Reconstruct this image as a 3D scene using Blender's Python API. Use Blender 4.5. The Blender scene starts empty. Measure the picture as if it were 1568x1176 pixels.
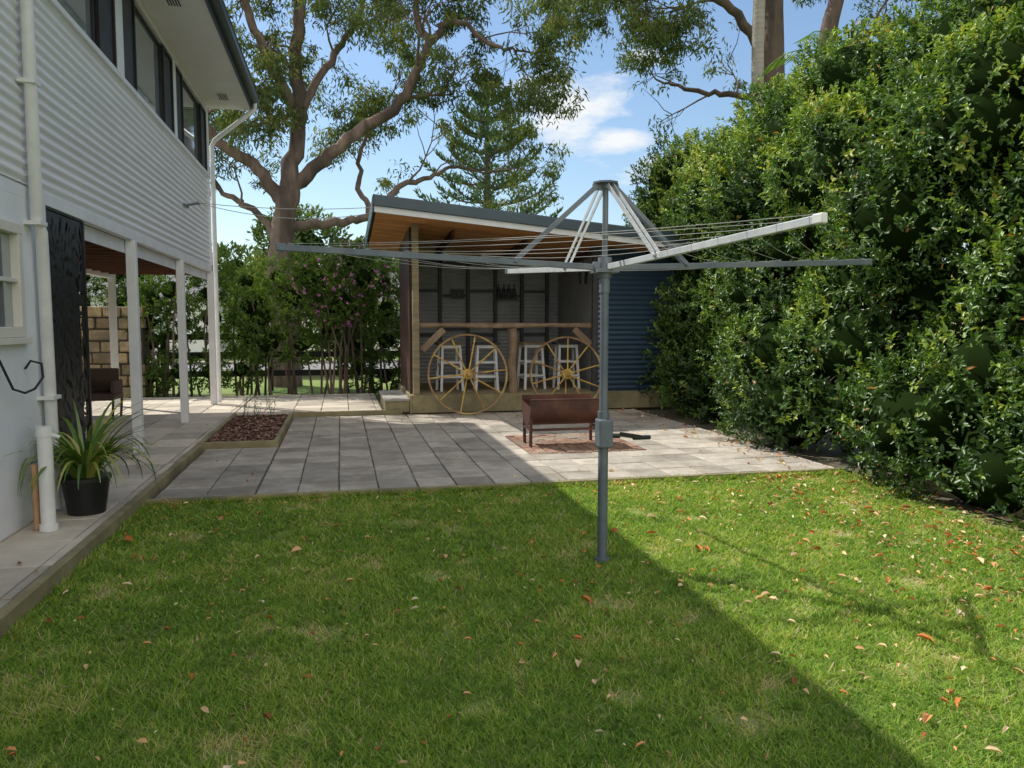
import bpy, math, random
import numpy as np
from mathutils import Vector, Matrix
random.seed(7); rng=np.random.default_rng(11)
R=math.radians
scn=bpy.context.scene
col=scn.collection
# axes: x runs across the yard away from the house wall, y runs along the house wall
def W(X,Y): return (.9763*X+.2164*Y, -.2164*X+.9763*Y)
# ------------------------------------------------------------------ materials
def nt(name):
    m=bpy.data.materials.new(name); m.use_nodes=True
    n=m.node_tree; n.nodes.clear()
    out=n.nodes.new('ShaderNodeOutputMaterial'); p=n.nodes.new('ShaderNodeBsdfPrincipled')
    n.links.new(p.outputs[0],out.inputs[0]); return m,n,p,out
def c4(c): return (c[0],c[1],c[2],1)
def M(name,c1,c2=None,rough=.7,scale=5,bump=0,bscale=None,metal=0,stretch=(1,1,1),spec=.5,tint=False,lo=.35,hi=.65,c3=None,tr=(.72,1.16)):
    m,n,p,o=nt(name); L=n.links
    p.inputs['Roughness'].default_value=rough; p.inputs['Metallic'].default_value=metal
    p.inputs['Specular IOR Level'].default_value=spec
    tc=n.nodes.new('ShaderNodeTexCoord'); mp=n.nodes.new('ShaderNodeMapping'); mp.inputs['Scale'].default_value=stretch
    L.new(tc.outputs['Object'],mp.inputs[0])
    if c2 is None: c2=tuple(x*.82 for x in c1)
    ns=n.nodes.new('ShaderNodeTexNoise'); ns.inputs['Scale'].default_value=scale; ns.inputs['Detail'].default_value=4; ns.inputs['Roughness'].default_value=.65
    L.new(mp.outputs[0],ns.inputs['Vector'])
    r=n.nodes.new('ShaderNodeValToRGB'); r.color_ramp.elements[0].position=lo; r.color_ramp.elements[1].position=hi
    r.color_ramp.elements[0].color=c4(c1); r.color_ramp.elements[1].color=c4(c2)
    L.new(ns.outputs['Fac'],r.inputs[0]); colr=r.outputs[0]
    if c3 is not None:
        n2=n.nodes.new('ShaderNodeTexNoise'); n2.inputs['Scale'].default_value=scale*.23; n2.inputs['Detail'].default_value=4
        L.new(mp.outputs[0],n2.inputs['Vector'])
        r2=n.nodes.new('ShaderNodeValToRGB'); r2.color_ramp.elements[0].position=.48; r2.color_ramp.elements[1].position=.66
        L.new(n2.outputs['Fac'],r2.inputs[0])
        mx=n.nodes.new('ShaderNodeMixRGB'); L.new(r2.outputs[0],mx.inputs[0]); L.new(colr,mx.inputs[1]); mx.inputs[2].default_value=c4(c3)
        colr=mx.outputs[0]
    if tint:
        at=n.nodes.new('ShaderNodeAttribute'); at.attribute_name='tint'
        mr=n.nodes.new('ShaderNodeMapRange'); mr.inputs[3].default_value=tr[0]; mr.inputs[4].default_value=tr[1]
        L.new(at.outputs['Fac'],mr.inputs[0])
        vm=n.nodes.new('ShaderNodeVectorMath'); vm.operation='SCALE'
        L.new(colr,vm.inputs[0]); L.new(mr.outputs[0],vm.inputs[3]); colr=vm.outputs[0]
    L.new(colr,p.inputs['Base Color'])
    if bump:
        nb=n.nodes.new('ShaderNodeTexNoise'); nb.inputs['Scale'].default_value=bscale or scale*6; nb.inputs['Detail'].default_value=3
        L.new(mp.outputs[0],nb.inputs['Vector'])
        b=n.nodes.new('ShaderNodeBump'); b.inputs['Strength'].default_value=bump; b.inputs['Distance'].default_value=.01
        L.new(nb.outputs['Fac'],b.inputs['Height']); L.new(b.outputs[0],p.inputs['Normal'])
    return m
def leafmat(name,stops,trans=.3,gloss=0,rough=.4,tr=(1.5,1.5,.6)):
    m=bpy.data.materials.new(name); m.use_nodes=True; n=m.node_tree; n.nodes.clear(); L=n.links
    o=n.nodes.new('ShaderNodeOutputMaterial')
    at=n.nodes.new('ShaderNodeAttribute'); at.attribute_name='tint'
    r=n.nodes.new('ShaderNodeValToRGB'); cr=r.color_ramp
    while len(cr.elements)<len(stops): cr.elements.new(.5)
    for e,(ps,c) in zip(cr.elements,stops): e.position=ps; e.color=c4(c)
    L.new(at.outputs['Fac'],r.inputs[0])
    d=n.nodes.new('ShaderNodeBsdfDiffuse'); L.new(r.outputs[0],d.inputs[0]); sh=d.outputs[0]
    if trans>0:
        t=n.nodes.new('ShaderNodeBsdfTranslucent')
        vm=n.nodes.new('ShaderNodeVectorMath'); vm.operation='MULTIPLY'; vm.inputs[1].default_value=tr
        L.new(r.outputs[0],vm.inputs[0]); L.new(vm.outputs[0],t.inputs[0])
        mx=n.nodes.new('ShaderNodeMixShader'); mx.inputs[0].default_value=trans
        L.new(sh,mx.inputs[1]); L.new(t.outputs[0],mx.inputs[2]); sh=mx.outputs[0]
    if gloss>0:
        g=n.nodes.new('ShaderNodeBsdfGlossy'); g.inputs['Roughness'].default_value=rough; g.inputs[0].default_value=(.9,.95,.9,1)
        mx=n.nodes.new('ShaderNodeMixShader'); mx.inputs[0].default_value=gloss
        L.new(sh,mx.inputs[1]); L.new(g.outputs[0],mx.inputs[2]); sh=mx.outputs[0]
    L.new(sh,o.inputs[0]); return m
m_white=M('white_paint',(.80,.81,.82),(.70,.71,.72),rough=.5,scale=3,bump=.05,bscale=40)
m_corr=M('white_corrugated',(.83,.83,.84),(.75,.75,.76),rough=.4,scale=1.5,stretch=(1,.4,3))
m_render=M('white_render',(.82,.84,.87),(.75,.77,.80),rough=.85,scale=2.5,bump=.25,bscale=90,c3=(.70,.71,.72))
m_soffit=M('soffit_paint',(.8,.79,.76),(.74,.73,.70),rough=.6,scale=2)
m_gutter=M('gutter_paint',(.022,.03,.04),(.03,.04,.052),rough=.35)
m_black=M('black_paint',(.012,.012,.013),(.022,.022,.024),rough=.55,scale=12)
m_blackm=M('black_metal',(.01,.011,.013),(.02,.02,.022),rough=.4)
m_glass,n_,p_,o_=nt('window_glass')
p_.inputs['Base Color'].default_value=(.42,.47,.49,1); p_.inputs['Roughness'].default_value=.05; p_.inputs['Metallic'].default_value=.62
m_flys=M('flyscreen',(.03,.033,.038),(.045,.05,.055),rough=.6)
m_timber=M('weathered_timber',(.36,.29,.17),(.24,.19,.11),rough=.85,scale=6,stretch=(.6,.6,6),bump=.4,bscale=30,c3=(.19,.17,.10))
m_timberp=M('treated_pine',(.34,.29,.16),(.23,.195,.105),rough=.8,scale=5,bump=.3,bscale=40,c3=(.16,.15,.09))
m_ceil=M('cedar_lining',(.66,.32,.11),(.45,.20,.065),rough=.55,scale=4,stretch=(.5,5,5),tint=True,bump=.1)
m_dkwood=M('dark_stained_wood',(.085,.034,.02),(.05,.022,.014),rough=.6,scale=5,stretch=(1,1,.2),bump=.2)
m_joist=M('red_joists',(.2,.075,.045),(.13,.05,.03),rough=.7,scale=5)
m_log=M('log_wood',(.34,.24,.16),(.19,.13,.08),rough=.9,scale=9,stretch=(.6,1,.5),bump=.8,bscale=25)
m_paver=M('grey_paver',(.49,.44,.375),(.36,.325,.275),rough=.9,scale=9,bump=.7,bscale=55,tint=True,c3=(.30,.265,.22))
m_paverb=M('beige_paver',(.62,.55,.45),(.52,.46,.375),rough=.9,scale=6,bump=.4,bscale=70,tint=True,c3=(.45,.40,.33))
m_brick=M('hearth_brick',(.33,.19,.13),(.23,.14,.10),rough=.9,scale=8,bump=.5,tint=True,c3=(.3,.24,.19))
m_dirt=M('joint_dirt',(.13,.105,.075),(.08,.075,.045),rough=1,scale=12,bump=.5)
m_soil=M('lawn_soil',(.20,.27,.065),(.14,.20,.045),rough=1,scale=14,bump=.6,c3=(.26,.22,.11))
m_ground=M('ground_grass',(.20,.29,.065),(.16,.23,.05),rough=1,scale=1.2,bump=.5,c3=(.24,.25,.10))
m_road=M('asphalt',(.24,.235,.23),(.19,.185,.18),rough=.9,scale=3)
m_conc=M('kerb_concrete',(.40,.38,.34),(.32,.31,.29),rough=.9,scale=3)
m_galv=M('galvanised_blue_grey',(.15,.18,.215),(.11,.135,.165),rough=.5,metal=.2,scale=9,c3=(.21,.235,.26))
m_galvw=M('galvanised_bright',(.70,.72,.74),(.54,.57,.6),rough=.4,metal=.2,scale=9)
m_wire=M('line_wire',(.5,.5,.48),(.35,.35,.35),rough=.5)
m_rust=M('rusty_steel',(.095,.033,.022),(.05,.022,.016),rough=.6,scale=7,bump=.4,c3=(.17,.07,.04))
m_yell=M('yellow_rusty_paint',(.70,.50,.12),(.52,.34,.09),rough=.7,scale=12,bump=.2,c3=(.34,.18,.07))
m_rim=M('rusty_rim',(.36,.23,.12),(.24,.14,.075),rough=.8,scale=9,bump=.3,c3=(.54,.40,.14))
m_blue=M('blue_corrugated',(.038,.072,.12),(.032,.062,.102),rough=.4,scale=2)
m_roofb=M('roof_blue_grey',(.060,.092,.118),(.05,.08,.10),rough=.4,scale=2)
m_inner=M('inner_corrugated',(.33,.345,.35),(.25,.26,.265),rough=.5,scale=2)
m_stud=M('stud_grey',(.08,.08,.085),(.055,.055,.058),rough=.8,scale=4)
m_stone=M('sandstone',(.44,.34,.20),(.26,.19,.11),rough=.95,scale=9,bump=1,bscale=22,tint=True,c3=(.19,.155,.105),tr=(.5,1.2))
m_mort=M('dark_mortar',(.10,.09,.075),(.06,.055,.045),rough=1,scale=9)
m_bark=M('gum_bark',(.25,.185,.15),(.115,.085,.07),rough=.95,scale=6.0,stretch=(1,1,.25),bump=1,bscale=18,c3=(.075,.058,.05))
m_barkd=M('dark_bark',(.15,.105,.085),(.07,.055,.05),rough=.95,scale=4,stretch=(1,1,.3),bump=.9,bscale=14)
m_palmb=M('palm_bark',(.36,.34,.30),(.26,.24,.21),rough=.9,scale=3,stretch=(.5,.5,6),bump=.5)
m_pot=M('pot_plastic',(.012,.013,.014),(.02,.02,.02),rough=.4)
m_pvc=M('white_pvc',(.8,.8,.78),(.7,.7,.68),rough=.35)
m_opipe=M('rusty_pipe',(.55,.33,.17),(.42,.24,.12),rough=.7)
m_wick=M('wicker',(.09,.055,.035),(.045,.028,.02),rough=.8,scale=60,bump=.8,bscale=90)
m_tile=M('neighbour_roof_tile',(.14,.14,.145),(.1,.1,.105),rough=.8,scale=2)
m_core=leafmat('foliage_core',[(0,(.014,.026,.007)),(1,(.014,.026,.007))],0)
l_hedge=leafmat('hedge_leaf',[(0,(.028,.060,.018)),(.36,(.060,.122,.03)),(.64,(.12,.215,.042)),(.84,(.27,.38,.06)),(.96,(.44,.48,.10)),(1,(.50,.22,.07))],.27,.04,.4)
l_shrub=leafmat('shrub_leaf',[(0,(.035,.07,.02)),(.5,(.08,.14,.036)),(1,(.18,.27,.06))],.3)
l_gum=leafmat('gum_leaf',[(0,(.05,.075,.035)),(.5,(.11,.15,.06)),(.85,(.20,.24,.09)),(1,(.32,.28,.11))],.33)
l_pine=leafmat('pine_leaf',[(0,(.045,.08,.05)),(.6,(.095,.155,.085)),(1,(.17,.24,.12))],.2)
l_far=leafmat('distant_leaf',[(0,(.05,.085,.035)),(.6,(.10,.15,.06)),(1,(.17,.22,.09))],.3)
l_grass=leafmat('grass_blade',[(0,(.10,.195,.04)),(.40,(.205,.35,.062)),(.70,(.34,.48,.085)),(.86,(.50,.53,.18)),(1,(.62,.52,.31))],.42,tr=(1.45,1.3,.6))
l_dry=leafmat('dry_leaf',[(0,(.26,.11,.055)),(.25,(.60,.21,.07)),(.55,(.66,.40,.20)),(1,(.82,.71,.50))],.1)
l_mulch=leafmat('mulch_chip',[(0,(.09,.05,.035)),(.5,(.26,.15,.12)),(1,(.44,.30,.25))],0)
l_strap=leafmat('strap_leaf',[(0,(.05,.11,.02)),(.6,(.13,.23,.04)),(1,(.42,.42,.1))],.25,.05,.4)
l_flow=leafmat('purple_flower',[(0,(.42,.14,.42)),(1,(.66,.28,.6))],.3)
l_palm=leafmat('palm_leaf',[(0,(.05,.12,.025)),(1,(.18,.3,.06))],.3,.05)
# ------------------------------------------------------------------ mesh helpers
def empty(name,loc=(0,0,0)):
    e=bpy.data.objects.new(name,None); e.location=loc; e.empty_display_size=.2; col.objects.link(e); return e
def add(name,V,F,mat,parent=None,smooth=False,bevel=0,tint=None):
    me=bpy.data.meshes.new(name); me.from_pydata([tuple(v) for v in V],[],F); me.update()
    me.materials.append(mat)
    if smooth: me.polygons.foreach_set('use_smooth',[True]*len(me.polygons))
    if tint is not None:
        a=me.attributes.new('tint','FLOAT','POINT'); a.data.foreach_set('value',tint)
    ob=bpy.data.objects.new(name,me); col.objects.link(ob)
    if parent: ob.parent=parent; ob.matrix_parent_inverse=Matrix.Translation(-parent.location)
    if bevel:
        b=ob.modifiers.new('b','BEVEL'); b.width=bevel; b.segments=2; b.limit_method='ANGLE'
    return ob
def quads(name,V,Q,mat,parent=None,tint=None):
    me=bpy.data.meshes.new(name); V=np.ascontiguousarray(V,dtype=np.float32); Q=np.ascontiguousarray(Q,dtype=np.int32)
    me.vertices.add(len(V)); me.vertices.foreach_set('co',V.ravel())
    me.loops.add(Q.size); me.loops.foreach_set('vertex_index',Q.ravel())
    me.polygons.add(len(Q)); me.polygons.foreach_set('loop_start',np.arange(len(Q),dtype=np.int32)*4)
    me.update(calc_edges=True)
    if tint is not None:
        a=me.attributes.new('tint','FLOAT','POINT'); a.data.foreach_set('value',np.ascontiguousarray(tint,dtype=np.float32))
    me.materials.append(mat)
    ob=bpy.data.objects.new(name,me); col.objects.link(ob)
    if parent: ob.parent=parent; ob.matrix_parent_inverse=Matrix.Translation(-parent.location)
    return ob
class MB:
    def __init__(s): s.v=[]; s.f=[]; s.t=[]
    def box(s,x0,x1,y0,y1,z0,z1,t=.5):
        n=len(s.v)
        P=[(x0,y0,z0),(x1,y0,z0),(x1,y1,z0),(x0,y1,z0),(x0,y0,z1),(x1,y0,z1),(x1,y1,z1),(x0,y1,z1)]
        s.v+=P; s.f+=[tuple(n+i for i in q) for q in [(3,2,1,0),(4,5,6,7),(0,1,5,4),(1,2,6,5),(2,3,7,6),(3,0,4,7)]]; s.t+=[t]*8; return s
    def beam(s,p,q,w,h,up=(0,0,1)):
        p=Vector(p); q=Vector(q); d=(q-p).normalized(); u=Vector(up)
        if abs(d.dot(u))>.95: u=Vector((0,1,0))
        sd=d.cross(u).normalized(); u=sd.cross(d); n=len(s.v)
        for c in (p,q):
            for a,b in ((-1,-1),(1,-1),(1,1),(-1,1)): s.v.append(tuple(c+sd*(a*w/2)+u*(b*h/2))); s.t.append(.5)
        s.f+=[tuple(n+i for i in qd) for qd in [(0,1,2,3),(7,6,5,4),(4,5,1,0),(5,6,2,1),(6,7,3,2),(7,4,0,3)]]; return s
    def tube(s,pts,r,k=8,cap=True,wob=0):
        pts=[Vector(p) for p in pts]; 
        if not hasattr(r,'__len__'): r=[r]*len(pts)
        n0=len(s.v); ref=None
        for i,p in enumerate(pts):
            d=(pts[min(i+1,len(pts)-1)]-pts[max(i-1,0)]).normalized()
            if ref is None: ref=Vector((0,0,1)) if abs(d.z)<.9 else Vector((1,0,0))
            sd=d.cross(ref).normalized(); u=sd.cross(d).normalized(); ref=u
            for j in range(k):
                a=2*math.pi*j/k; rr=r[i]*(1+wob*(math.sin(3*a+i*.7)+.6*math.sin(2*a-i*1.3+1))); s.v.append(tuple(p+(sd*math.cos(a)+u*math.sin(a))*rr)); s.t.append(.5)
        for i in range(len(pts)-1):
            for j in range(k):
                a=n0+i*k+j; b=n0+i*k+(j+1)%k; s.f.append((a,b,b+k,a+k))
        if cap:
            s.f.append(tuple(n0+j for j in range(k))[::-1]); s.f.append(tuple(n0+(len(pts)-1)*k+j for j in range(k)))
        return s
    def ob(s,name,mat,parent=None,smooth=False,bevel=0): 
        return add(name,s.v,s.f,mat,parent,smooth,bevel,s.t)
def box(name,x0,x1,y0,y1,z0,z1,mat,parent=None,bevel=.004):
    return MB().box(x0,x1,y0,y1,z0,z1).ob(name,mat,parent,bevel=bevel)
def smoothob(o,ang=40):
    o.data.polygons.foreach_set('use_smooth',[True]*len(o.data.polygons))
    try: o.data.set_sharp_from_angle(angle=R(ang))
    except Exception: pass
    return o
def corr(name,axis,fixed,u0,u1,z0,z1,mat,parent,amp=.009,pitch=.076):
    n=int((z1-z0)/pitch*8)+1; V=[];F=[]
    for i in range(n+1):
        z=z0+(z1-z0)*i/n; o=amp*math.sin(2*math.pi*z/pitch)
        for u in (u0,u1): V.append((fixed+o,u,z) if axis=='x' else (u,fixed+o,z))
    for i in range(n): F.append((2*i,2*i+1,2*i+3,2*i+2))
    return add(name,V,F,mat,parent,smooth=True)
def pavers(name,x0,x1,y0,y1,sx,sy,ztop,mat,parent=None,gap=.008,stag=False,skip=None,jit=.003,th=.05):
    V=[];F=[];T=[]
    i=0; x=x0
    while x<x1-.02:
        off=(sy/2 if (stag and i%2) else 0); y=y0-off; xe=min(x+sx,x1)
        while y<y1-.02:
            ya=max(y,y0); ye=min(y+sy,y1)
            if ye-ya>.03 and not (skip and any(xe>s[0]+.03 and x<s[1]-.03 and ye>s[2]+.03 and ya<s[3]-.03 for s in skip)):
                z=ztop+random.uniform(-jit,jit); g=gap/2*random.uniform(.6,1.7); e=.006; n=len(V)
                for (dd,zz) in ((g,z-th),(g,z-e),(g+e,z)):
                    for (px,py) in ((x+dd,ya+dd),(xe-dd,ya+dd),(xe-dd,ye-dd),(x+dd,ye-dd)): V.append((px,py,zz+random.uniform(-jit,jit)*.6))
                for k in (0,4):
                    for j in range(4): F.append((n+k+j,n+k+(j+1)%4,n+k+4+(j+1)%4,n+k+4+j))
                F.append((n+8,n+9,n+10,n+11)); T+=[random.random()]*12
            y+=sy
        x+=sx; i+=1
    return add(name,V,F,mat,parent,tint=T)
def nrm(a): return a/np.maximum(np.linalg.norm(a,axis=-1,keepdims=True),1e-6)
def leaf6(base,d,up,L,Wd,fold=.12,droop=.12):
    d=nrm(d); s=nrm(np.cross(d,up)); n=np.cross(s,d); L=L[:,None]; Wd=Wd[:,None]
    v=np.stack([base, base+d*L*.3+s*Wd*.5+n*Wd*fold*2, base+d*L*.7+s*Wd*.4+n*(Wd*fold*2-L*droop*.4), base+d*L-n*L*droop,
                base+d*L*.7-s*Wd*.4+n*(Wd*fold*2-L*droop*.4), base+d*L*.3-s*Wd*.5+n*Wd*fold*2],axis=1)
    N=len(base); i=np.arange(N)[:,None]*6
    q=np.concatenate([i+np.array([[0,1,2,3]]),i+np.array([[0,3,4,5]])]); return v.reshape(-1,3),q
def leaf4(base,d,up,L,Wd):
    d=nrm(d); s=nrm(np.cross(d,up)); L=L[:,None]; Wd=Wd[:,None]
    v=np.stack([base,base+d*L*.45+s*Wd*.5,base+d*L,base+d*L*.45-s*Wd*.5],axis=1)
    i=np.arange(len(base))[:,None]*4; return v.reshape(-1,3),i+np.array([[0,1,2,3]])
def rdir(n): return nrm(rng.normal(size=(n,3)))
def pn(P,s=1.0,seed=0):
    x,y,z=P[:,0]*s,P[:,1]*s,P[:,2]*s
    return (np.sin(1.7*x+2.3*y+seed)+np.sin(2.9*y-1.3*z+1.1+seed)+np.sin(2.1*z+3.1*x+2+seed)+np.sin(4.3*x-3.7*y+5.1*z+seed))/4
def blob_surface(blobs,dens,inner=.84):
    B=np.array(blobs,dtype=float); out=[];nn=[]
    for i,b in enumerate(B):
        c=b[:3]; r=b[3:6]; n=int(dens*4*math.pi*((r[0]*r[1]+r[1]*r[2]+r[0]*r[2])/3))
        d=rdir(n); p=c+d*r*(1+.16*pn(c+d*r,2.6)[:,None]+.07*rng.random((n,1))-.07)
        keep=np.ones(n,bool)
        for j,o in enumerate(B):
            if j==i: continue
            if np.any(np.abs(o[:3]-c)>(o[3:6]+r)*1.1): continue
            keep&=np.sum(((p-o[:3])/o[3:6])**2,axis=1)>inner**2
        keep&=p[:,2]>.04
        out.append(p[keep]); nn.append(nrm(d/r)[keep])
    return np.concatenate(out),np.concatenate(nn)
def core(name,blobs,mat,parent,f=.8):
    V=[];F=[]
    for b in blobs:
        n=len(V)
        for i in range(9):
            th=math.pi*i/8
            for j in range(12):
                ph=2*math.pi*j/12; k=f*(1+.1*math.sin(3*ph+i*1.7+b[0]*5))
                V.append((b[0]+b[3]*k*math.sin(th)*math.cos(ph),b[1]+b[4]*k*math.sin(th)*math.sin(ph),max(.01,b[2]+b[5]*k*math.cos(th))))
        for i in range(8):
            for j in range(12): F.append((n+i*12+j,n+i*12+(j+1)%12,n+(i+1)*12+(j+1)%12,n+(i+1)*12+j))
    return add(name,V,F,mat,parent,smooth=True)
def tufts(P,N,k,L,Wd,stem=.1,spread=.8,six=True,tintf=None,upb=.35,fr=.12):
    n=len(P); ax=nrm(N*.7+rdir(n)*.5+np.array([0,0,upb]))
    s=np.linspace(0,1,k)[None,:]*np.ones((n,1))
    base=P[:,None,:]+ax[:,None,:]*(s[:,:,None]*stem)
    d=ax[:,None,:]*(.25+.6*s[:,:,None])+rdir(n*k).reshape(n,k,3)*spread
    base=base.reshape(-1,3); d=d.reshape(-1,3)
    up=nrm(np.repeat(N,k,axis=0)*.8+np.array([0,0,.6])+rdir(n*k)*.45)
    sc=np.repeat(rng.uniform(.7,1.15,n),k)
    LL=L*rng.uniform(.65,1.2,n*k)*sc; WW=Wd*rng.uniform(.75,1.2,n*k)*sc
    tt=tintf(P) if tintf is not None else .4+.3*pn(P,1.2)
    fresh=(rng.random(n)<fr)*.28
    t=np.repeat(tt+fresh+rng.uniform(-.1,.1,n),k)+rng.uniform(-.13,.13,n*k)+.14*s.reshape(-1)
    t=np.clip(t,0,.95); t=np.where(rng.random(n*k)<.005,1.0,t)
    if six: v,q=leaf6(base,d,up,LL,WW); return v,q,np.repeat(t,6)
    v,q=leaf4(base,d,up,LL,WW); return v,q,np.repeat(t,4)
# ------------------------------------------------------------------ ground
S=300
add('ground',[(-S,-S,-.03),(S,-S,-.03),(S,S,-.03),(-S,S,-.03)],[(0,1,2,3)],m_ground)
add('lawn',[(-1.72,-6,0),(9,-6,0),(9,7.17,0),(-1.72,7.17,0)],[(0,1,2,3)],m_soil)
rd=empty('street_road')
add('carriageway',[(-120,26,-.02),(120,26,-.02),(120,32,-.02),(-120,32,-.02)],[(0,1,2,3)],m_road,rd)
box('near_kerb',-120,120,25.8,26,-.03,.1,m_conc,rd); box('far_kerb',-120,120,32,32.2,-.03,.1,m_conc,rd)
dv=empty('driveway'); box('driveway_slab',-14,-7.5,17.8,25.8,-.03,.012,m_conc,dv)
add('hedge_soil',[(5.22,-3,.012),(9,-3,.012),(9,16.8,.012),(5.22,16.8,.012)],[(0,1,2,3)],m_dirt)
def grass(n,x0,x1,y0,y1):
    x=rng.uniform(x0,x1,n); y=rng.uniform(y0,y1,n)
    d=np.hypot(x,y); keep=rng.random(n)<np.clip((2.9/np.maximum(d,2.9))**1.4,0,1)
    keep&=(y>1.2)&(~((x>5.0)&(y<6)))
    P0=np.stack([x,y,0*x],1); bare=np.clip(pn(P0,2.1,8)+.8*pn(P0,6.3,2)+.5*pn(P0,15,1)-.55,0,1); keep&=rng.random(n)>bare*.9
    x=x[keep]; y=y[keep]
    ne=3200; ex_=np.concatenate([rng.uniform(-1.66,5.3,ne),-1.69+np.abs(rng.normal(0,.015,1500))]); ey_=np.concatenate([7.18-np.abs(rng.normal(0,.02,ne)),rng.uniform(2,7.1,1500)])
    fr=np.concatenate([np.zeros(len(x)),np.ones(len(ex_))]); x=np.concatenate([x,ex_]); y=np.concatenate([y,ey_]); d=np.hypot(x,y); n=len(x)
    P=np.stack([x,y,np.zeros(n)],1)
    pat=pn(P,1.3)+.7*pn(P,4.1,3)+.8*pn(P,11,5)
    pat2=np.clip(pn(P,2.1,8)+.8*pn(P,6.3,2)-.35,0,1)
    h=rng.uniform(.012,.034,n)*(1+.2*pat-.5*pat2)+fr*rng.uniform(0,.035,n); w=.0048*rng.uniform(.8,1.5,n)*np.clip(d/3.2,1,2.4)
    a=rng.uniform(0,2*np.pi,n); lean=rng.uniform(.3,2.2,n)
    dx=np.cos(a)*lean*h; dy=np.sin(a)*lean*h
    sa=a+np.pi/2+rng.uniform(-.6,.6,n); sx=np.cos(sa)*w/2; sy=np.sin(sa)*w/2
    Z=np.zeros(n)
    v=np.stack([np.stack([x-sx,y-sy,Z],1),np.stack([x+sx,y+sy,Z],1),
        np.stack([x+dx+sx*.3,y+dy+sy*.3,h],1),np.stack([x+dx-sx*.3,y+dy-sy*.3,h],1)],axis=1).reshape(-1,3)
    q=np.arange(n)[:,None]*4+np.array([[0,1,2,3]])
    t=np.clip(.43+.19*pat+.5*pat2+rng.uniform(-.32,.32,n)+(rng.random(n)<.07)*.5,0,1)
    quads('grass',v,q,l_grass,None,np.repeat(t,4))
grass(640000,-1.66,5.5,1.2,7.16)
def scatter(name,P,Lv,mat,wr=.4,droop=.18):
    n=len(P); a=rng.uniform(0,2*np.pi,n); d=np.stack([np.cos(a),np.sin(a),rng.uniform(-.1,.25,n)],1)
    up=nrm(np.array([0,0,1.0])+rng.normal(size=(n,3))*.4)
    v,q=leaf6(P,d,up,Lv,Lv*rng.uniform(wr*.6,wr*1.4,n),fold=.22,droop=droop)
    quads(name,v,q,mat,None,np.repeat(rng.random(n),6))
n=1250; x=rng.uniform(-1.6,5.3,n); y=rng.uniform(2,7.1,n)
k=(rng.random(n)<.42)|((x>2.2)&(rng.random(n)<.8)); x=x[k]; y=y[k]
pile=rng.normal(size=(1000,3))*np.array([.6,2.0,0])+np.array([4.4,5.2,0]); pile=pile[(pile[:,1]<7.1)&(pile[:,0]<5.4)&(pile[:,1]>1.5)]
P=np.concatenate([np.stack([x,y,np.full(len(x),.034)],1),pile+np.array([0,0,.032])])
P2=np.stack([rng.uniform(-1.6,5.2,110),rng.uniform(7.3,13.1,110),np.full(110,.055)],1)
P3=np.stack([rng.uniform(-2.3,-1.8,24),rng.uniform(3,15,24),np.full(24,.112)],1)
P4=np.stack([rng.uniform(4.6,5.3,220),rng.uniform(7.3,13,220),np.full(220,.056)],1)
P=np.concatenate([P,P2[~((P2[:,0]<-.8)&(P2[:,1]>10))],P3,P4]); Lv=rng.uniform(.018,.052,len(P))+(rng.random(len(P))<.16)*rng.uniform(.02,.045,len(P))
scatter('fallen_leaves',P,Lv,l_dry)
# ------------------------------------------------------------------ patio & paths
pt=empty('patio')
hearth=(2.186,3.674,8.81,10.35)
box('patio_bed',-1.68,5.25,7.25,13.2,-.02,.028,m_dirt,pt,0)
pavers('patio_pavers_west',-1.66,-.80,7.27,10.04,.43,.385,.045,m_paver,pt,gap=.010)
pavers('patio_pavers',-.79,5.2,7.27,13.18,.372,.385,.045,m_paver,pt,skip=[hearth],gap=.010)
b=MB()
xs=-1.70
while xs<5.25:
    xe=min(xs+2.4,5.3); b.box(xs,xe-.006,7.19,7.235,-.03,.052+random.uniform(-.004,.004)); xs=xe
b.ob('edging_board',m_timberp,pt,bevel=.004)
hb=empty('brick_hearth_pad'); pavers('hearth_bricks',hearth[0]+.01,hearth[1]-.01,hearth[2]+.01,hearth[3]-.01,.113,.235,.052,m_brick,hb,stag=True,gap=.01,jit=.006)
ph=empty('raised_path')
box('path_bed',-9,-1.78,-3,16.8,-.02,.075,m_dirt,ph,0)
box('path_bed_far',-1.78,1.9,13.27,16.8,-.02,.075,m_dirt,ph,0)
pavers('path_pavers',-8.9,-1.78,-2,16.8,.47,.60,.10,m_paverb,ph,gap=.01)
pavers('path_pavers_far',-1.77,.68,13.3,16.8,.47,.40,.10,m_paverb,ph,gap=.01)
b=MB(); ys=-3
while ys<10.0:
    ye=min(ys+2.4,10.05); b.box(-1.76,-1.70,ys,ye-.006,-.05,.112+random.uniform(-.005,.005)); ys=ye
b.box(-.80,1.0,13.205,13.265,-.02,.125)
b.ob('sleeper_edging',m_timberp,ph,bevel=.006)
gb=empty('mulched_garden_bed')
box('bed_soil',-1.70,-.86,10.1,13.2,-.02,.075,m_dirt,gb,0)
b=MB(); b.box(-1.76,-.80,10.05,10.11,-.02,.125).box(-.86,-.80,10.113,13.2,-.02,.123).box(-1.76,-1.70,10.113,13.25,-.02,.127)
b.ob('bed_edging',m_timberp,gb,bevel=.005)
n=4200; Pm=np.stack([rng.uniform(-1.69,-.87,n),rng.uniform(10.12,13.18,n),rng.uniform(.078,.10,n)],1)
a=rng.uniform(0,6.28,n); d=np.stack([np.cos(a),np.sin(a),rng.uniform(-.2,.3,n)],1); L=rng.uniform(.03,.07,n)
v,q=leaf6(Pm,d,nrm(np.array([0,0,1.])+rng.normal(size=(n,3))*.4),L,L*.5); quads('mulch',v,q,l_mulch,gb,np.repeat(rng.random(n),6))
wd=MB(); WP=[]
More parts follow.
